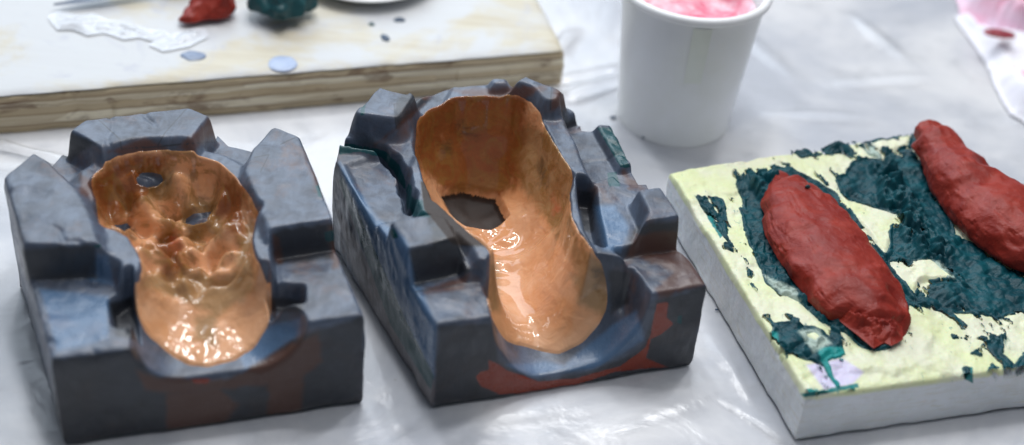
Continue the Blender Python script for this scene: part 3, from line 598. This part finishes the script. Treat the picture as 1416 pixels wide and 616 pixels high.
def blob(name, px, py, z, rx, ry, h, mat, label, cat, group=None, seed=0, amp=.18, rot=0):
    if 24 < z < 27: z += 3.5
    w = at(px, py, z/1000); n1, n2 = 16, 40; th = np.linspace(0, 2*np.pi, n2, endpoint=False); V = []; 
    for i in range(n1+1):
        r = math.sin(i/n1*math.pi/2); hz = math.cos(i/n1*math.pi/2)
        wob = 1+amp*2*vn(np.cos(th)*1.6+seed, np.sin(th)*1.6+seed*3.1, np.full(n2, i*.15), seed)
        x = r*rx/1000*np.cos(th)*wob; y = r*ry/1000*np.sin(th)*wob
        c_, s_ = math.cos(rot), math.sin(rot)
        zz_ = hz*h/1000*(1+amp*1.5*vn(np.cos(th)*2*r+seed, np.sin(th)*2*r, np.full(n2, i*.3), seed+4))
        V.append(np.stack([w[0]+x*c_-y*s_, w[1]+x*s_+y*c_, z/1000+zz_-.0003], -1))
    V = np.concatenate(V); i = np.arange(n1)[:, None]*n2+np.arange(n2)[None, :]; j = np.arange(n1)[:, None]*n2+(np.arange(n2)[None, :]+1) % n2
    Q = np.stack([i, i+n2, j+n2, j], -1).reshape(-1, 4)
    o = mk(name, V, Q, mat); return tag(o, label, cat, group)
def stz(px, py, z, w, h, zc):
    z += 3.5; zc += 3.5
    q = at(px, py, z/1000); return (q[0], q[1], zc/1000, w/1000, h/1000)
o = lumpmesh('red_clay_piece', [stz(249,28,27,1,1,28), stz(255,27,28,6,4,29), stz(272,20,30,11,9,31), stz(290,14,30,14,14,33), stz(306,16,30,15,15,33), stz(318,17,30,12,12,32), stz(325,18,30,3,3,32)], M['red'], seed=371, n1=80, n2=70, amp=.0018)
tag(o, 'small red clay lump with a pointed left end, on the plywood board', 'clay piece')
o = lumpmesh('green_clay_piece', [stz(345,8,30,4,5,36), stz(356,10,30,15,14,36), stz(378,12,30,21,17,37), stz(402,14,30,21,17,37), stz(425,12,30,15,15,36), stz(438,11,30,4,5,35)], M['greenbit'], seed=381, n1=90, n2=80, amp=.0035, crack=.002)
tag(o, 'round dark green clay ball sitting on the plywood board', 'clay piece')
def lathe(name, prof, ctr, mat, parent=None, n=96, fine=1):
    th = np.linspace(0, 2*np.pi, n, endpoint=False); V = []
    for r, z in prof: V.append(np.stack([ctr[0]+r*np.cos(th), ctr[1]+r*np.sin(th), np.full(n, z)], -1))
    m = len(prof); V = np.concatenate(V); i = np.arange(m-1)[:, None]*n+np.arange(n)[None, :]; j = np.arange(m-1)[:, None]*n+(np.arange(n)[None, :]+1) % n
    return mk(name, V, np.stack([i, j, j+n, i+n], -1).reshape(-1, 4), mat, parent)
pc = at(493, 17, .0295)[:2]+np.array([0, .052])
o = lathe('plate', [(r, z+.0035) for r, z in [(.0001, .0262), (.030, .0262), (.040, .0275), (.0515, .0335), (.052, .0345), (.0515, .0350), (.040, .0292), (.030, .0278), (.0001, .0278)]], pc, M['plate'])
tag(o, 'white plastic plate near the back of the plywood board', 'plate')
# spatula lying at upper left of the board
sp = at(75, 11, .031)[:2]; ep = at(215, -10, .031)[:2]; d = (ep-sp)/np.linalg.norm(ep-sp); nn = np.array([-d[1], d[0]])
tr = empty('palette_knife', (*sp, .0325), 'grey metal palette knife lying across the back left of the plywood board', 'palette knife')
V = []; Q = []
for i in range(25):
    t = i/24; w = .0065*math.sin(min(1, t*1.9+.06)*math.pi/2)*(1-.35*t); p = sp+d*(.075*t)
    for k, (a_, z_) in enumerate(((-1, 0), (0, .0012), (1, 0), (0, -.0003))): V.append((*(p+nn*w*a_), .0330+z_+.003*t))
for i in range(24):
    for k in range(4): Q.append((i*4+k, i*4+(k+1) % 4, i*4+4+(k+1) % 4, i*4+4+k))
mk('blade', V, Q, M['steel'], tr, smooth=False)
V = []; Q = []
for i in range(20):
    t = i/19; r = .0075*(.6+.5*math.sin(t*math.pi)**.5); p = sp+d*(.072+.085*t)
    for k in range(12): an = k*math.pi/6; V.append((*(p+nn*r*math.cos(an)), .0380+r*.8*math.sin(an)))
for i in range(19):
    for k in range(12): Q.append((i*12+k, i*12+(k+1) % 12, i*12+12+(k+1) % 12, i*12+12+k))
mk('handle', V, Q, M['steel'], tr)
# crinkled film and smears on the board
def sheet(name, poly, z, mat, label, cat, amp, size, seed, n=140, kind=None, solid=.0005, lift=0.0, parent=None, zfun=None):
    P = np.array(mm(poly, z)); x0, y0 = P.min(0)-.004; x1, y1 = P.max(0)+.004
    X, Y = np.meshgrid(np.linspace(x0, x1, n), np.linspace(y0, y1, n)); d = sdf([tuple(p) for p in P], X, Y)+.0016*fbm(X, Y, None, .02, 2, seed)
    Z = z/1000+amp*(np.abs(fbm(X, Y, None, size, 4, seed+1)))*ss(d/.008)+np.minimum(d, 0)*.8+lift*ss(d/.012)
    if zfun is not None: Z = Z+zfun(X, Y, d)
    V = np.stack([X, Y, Z], -1).reshape(-1, 3); Q = gridq(n, n); k = (d.ravel()[Q] > (-.001 if solid else .0002)).all(1)
    o = mk(name, V, Q[k], mat, parent)
    if solid:
        m_ = o.modifiers.new('s', 'SOLIDIFY'); m_.thickness = solid; m_.offset = 0
    if cat: tag(o, label, cat)
    return o
for rr_, pl_, zz_, sd_ in ((r1, [(1150,425),(1190,440),(1240,430),(1250,445),(1249,470),(1232,478),(1222,472),(1208,482),(1196,474),(1180,462),(1160,445)], 36.5, 91),):
    sheet('torn_flap', pl_, zz_, M['red'], None, None, .009, .009, sd_, 140, None, 0, .004, rr_)
filmy = M['film'].copy(); filmy.name = 'crinkled_milky_film'
for nd in filmy.node_tree.nodes:
    if nd.type == 'MIX_SHADER' and not nd.inputs[0].is_linked: nd.inputs[0].default_value = .7
sheet('plastic_scrap', [(66,24),(80,16),(105,20),(128,18),(150,28),(180,30),(205,40),(228,42),(238,50),(215,58),(192,52),(170,55),(145,46),(120,50),(100,42),(78,42)], 29.5, filmy, 'crinkled white plastic scrap beside the palette knife', 'plastic scrap', .007, .03, 61, solid=0)
sheet('plastic_scrap', [(205,62),(235,48),(265,38),(285,40),(290,52),(262,66),(225,72)], 29.5, filmy, 'crinkled white plastic scrap in front of the small red clay lump', 'plastic scrap', .007, .03, 65, solid=0)
blob('paint_drop', 266, 77, 25.3, 8.5, 6, 1.6, M['blue'], 'shiny blue grey blob on the plywood in front of the small red lump', 'dried drop', None, 1)
blob('paint_drop', 391, 88, 25.2, 9.5, 10, 1.5, M['pale'], 'flat pale blue round spot near the front edge of the plywood', 'dried drop', None, 2, .08)
blob('clay_crumb', 533, 53, 25.2, 2.6, 4.5, 2, M['inky'], 'dark oblong crumb on the plywood, nearer the front edge', 'crumb', 'dark crumbs on the plywood', 3, .2, .6)
blob('clay_crumb', 553, 28, 25.2, 4, 2.8, 2, M['inky'], 'dark flat crumb on the plywood, nearer the plate', 'crumb', 'dark crumbs on the plywood', 4, .2, .2)
blob('clay_crumb', 514, 34, 25.2, 2.2, 2.0, 1.5, M['greenbit'], 'tiny teal crumb left of the two dark crumbs by the plate', 'crumb', None, 5)
blob('clay_crumb', 848, 162, 1.8, 2.2, 1.4, .8, M['inky'], 'tiny dark crumb on the table left of the paper cup', 'crumb', None, 6)
blob('clay_crumb', 890, 190, 1.8, 1.2, 1, .9, M['inky'], 'tiny dark crumb touching the base of the paper cup', 'crumb', None, 7)
blob('clay_crumb', 991, 428, 1.6, 1.0, .7, .6, M['inky'], 'tiny dark speck on the film left of the plaster block', 'crumb', None, 9)
for i, (px, py, z, rx, ry, lb) in enumerate([(1363,236,57,1.2,.9,'dark green speck highest on the long red form'), (1374,247,56,1.2,.9,'dark green speck just below the highest on the long red form'), (1382,289,56,1.6,.9,'dark green flake midway down the long red form'),
        (1117,259,51,1.6,.8,'dark green flake near the top of the whole red form')]):
    blob('clay_flake', px, py, z-1.2, rx, ry, 1.8, M['greenbit'], lb, 'clay flake', 'green flakes stuck on the red forms', 20+i)
# ================================================================== PAPER CUP
cc = (.1020, .1375); r0_, r1_, hc = .0378, .0465, .0985
cup = empty('paper_cup', (*cc, 0), 'white paper cup with pink paint inside, standing behind the molds', 'cup')
pr = [(r0_, ZT-.0008), (r0_+.0004, .004)]+[(r0_+(r1_-r0_)*t, .004+(hc-.004)*t) for t in np.linspace(.03, 1, 30)]+[(r1_-.0006, hc), (r1_-.0008-(r1_-r0_)*.6, hc*.42), (r0_, .012), (.0001, .012)]
o = lathe('cup_wall', pr, cc, M['cup'], cup)
ang = np.linspace(0, 2*np.pi, 20, endpoint=False)
lathe('rolled_rim', [(r1_+.0006+.0030*math.cos(t), hc+.0030*math.sin(t)) for t in np.linspace(0, 2*np.pi, 17)], cc, M['cup'], cup, 120)
n = 90; X, Y = np.meshgrid(np.linspace(-1, 1, n), np.linspace(-1, 1, n)); rr = np.hypot(X, Y); RR = r1_-.0038
Z = hc-.022+.004*fbm(X, Y, None, .5, 3, 9)+.008*ss((rr-.75)/.25)
V = np.stack([cc[0]+X*RR, cc[1]+Y*RR, Z], -1).reshape(-1, 3); Q = gridq(n, n); k = (rr.ravel()[Q] < 1.0).all(1)
mk('pink_paint', V, Q[k], M['pink'], cup)
# overlap seam of the cup paper
tq = -math.pi/2-.05+np.linspace(0, .26, 12); V = []; 
for k in range(10):
    t = k/9; z = hc*(.53+.42*t); r = r0_+(r1_-r0_)*(z-.004)/(hc-.004)+.00035
    for a_ in tq: V.append((cc[0]+r*math.cos(a_), cc[1]+r*math.sin(a_), z))
mk('tape_patch', V, gridq(10, 12), M['tape'], cup)
# ================================================================== CRUMPLED PAPER upper right
def fold(X, Y, d):
    return .004*np.sin((X*60+Y*35))*ss(d/.01)
pp = empty('crumpled_paper', (*at(1390, 90)[:2], 0), 'crumpled white paper stained pink, at the upper right edge of the photo', 'crumpled paper')
sheet('white_fold', [(1322,22),(1335,24),(1362,45),(1395,58),(1425,64),(1500,80),(1520,230),(1440,190),(1416,168),(1400,158),(1385,135),(1370,100),(1350,65),(1330,40)], 2, M['tissue'], None, None, .012, .04, 81, 150, None, .0006, .012, pp, fold)
sheet('pink_fold', [(1322,-10),(1345,-14),(1400,-30),(1500,-20),(1520,80),(1440,68),(1400,62),(1372,50),(1352,36),(1328,20)], 2, M['pinkt'], None, None, .03, .03, 85, 150, None, .0006, .02, pp)
sheet('pink_streak', [(1402,92),(1420,98),(1440,125),(1425,120),(1408,104)], 15, M['pink'], None, None, .004, .02, 86, 40, None, .0005, .003, pp)
o = blob('dark_red_spot', 1382, 47, 22, 12, 6, 3, M['darkred'], None, None, None, 31); o.name = 'dark_red_spot'; o.parent = pp; o.matrix_parent_inverse = Matrix.Translation(-Vector(pp.location))  # flat dark red blob at the edge of the pink fold
# ================================================================== LIGHT
w = bpy.data.worlds.new('World'); bpy.context.scene.world = w; w.use_nodes = True
bg = w.node_tree.nodes['Background']; bg.inputs[0].default_value = (.78, .86, 1, 1); bg.inputs[1].default_value = .14
def area(name, loc, aim, sx, sy, power, col):
    l = bpy.data.lights.new(name, 'AREA'); l.shape = 'RECTANGLE'; l.size = sx; l.size_y = sy; l.energy = power; l.color = col
    o = bpy.data.objects.new(name, l); C.objects.link(o); o.location = loc
    o.rotation_euler = (Vector(aim)-Vector(loc)).to_track_quat('-Z', 'Y').to_euler(); return o
area('window_light', (-.9, 1.7, 1.25), (0, 0, 0), 2.6, 1.4, 24, (.78, .89, 1))
area('overhead_fill', (.3, .5, 1.9), (0, .05, 0), 1.5, 1.0, 4, (1, .97, .92))  # added overhead fill, made broad to soften the shadows
for x, y, sx, sy in ((-.38, .62, .10, .34), (.02, .78, .30, .09), (.40, .50, .10, .34), (-.10, .18, .26, .08), (.12, -.25, .09, .20)): area('tube_lamp', (x, y, 1.35), (x*.3, 0, 0), sx, sy, 82*sx*sy, (.98, .985, 1))
# ================================================================== CAMERA
cam = bpy.data.cameras.new('camera'); co = bpy.data.objects.new('camera', cam); C.objects.link(co)
co.matrix_world = Matrix(((R_[0], U_[0], -fwd[0], O_[0]), (R_[1], U_[1], -fwd[1], O_[1]), (R_[2], U_[2], -fwd[2], O_[2]), (0, 0, 0, 1)))
cam.sensor_width = 36; cam.lens = 36*F/1416; cam.clip_end = 20; cam.clip_start = .02
cam.dof.use_dof = True; fp = np.array([*at(745, 290, .045)]); cam.dof.focus_distance = float((fp-O_)@fwd); cam.dof.aperture_fstop = 3.5
sc = bpy.context.scene; sc.camera = co
sc.render.resolution_x = 1024; sc.render.resolution_y = 445
sc.view_settings.view_transform = 'Standard'; sc.view_settings.look = 'None'; sc.view_settings.exposure = 0.6; sc.view_settings.gamma = 1
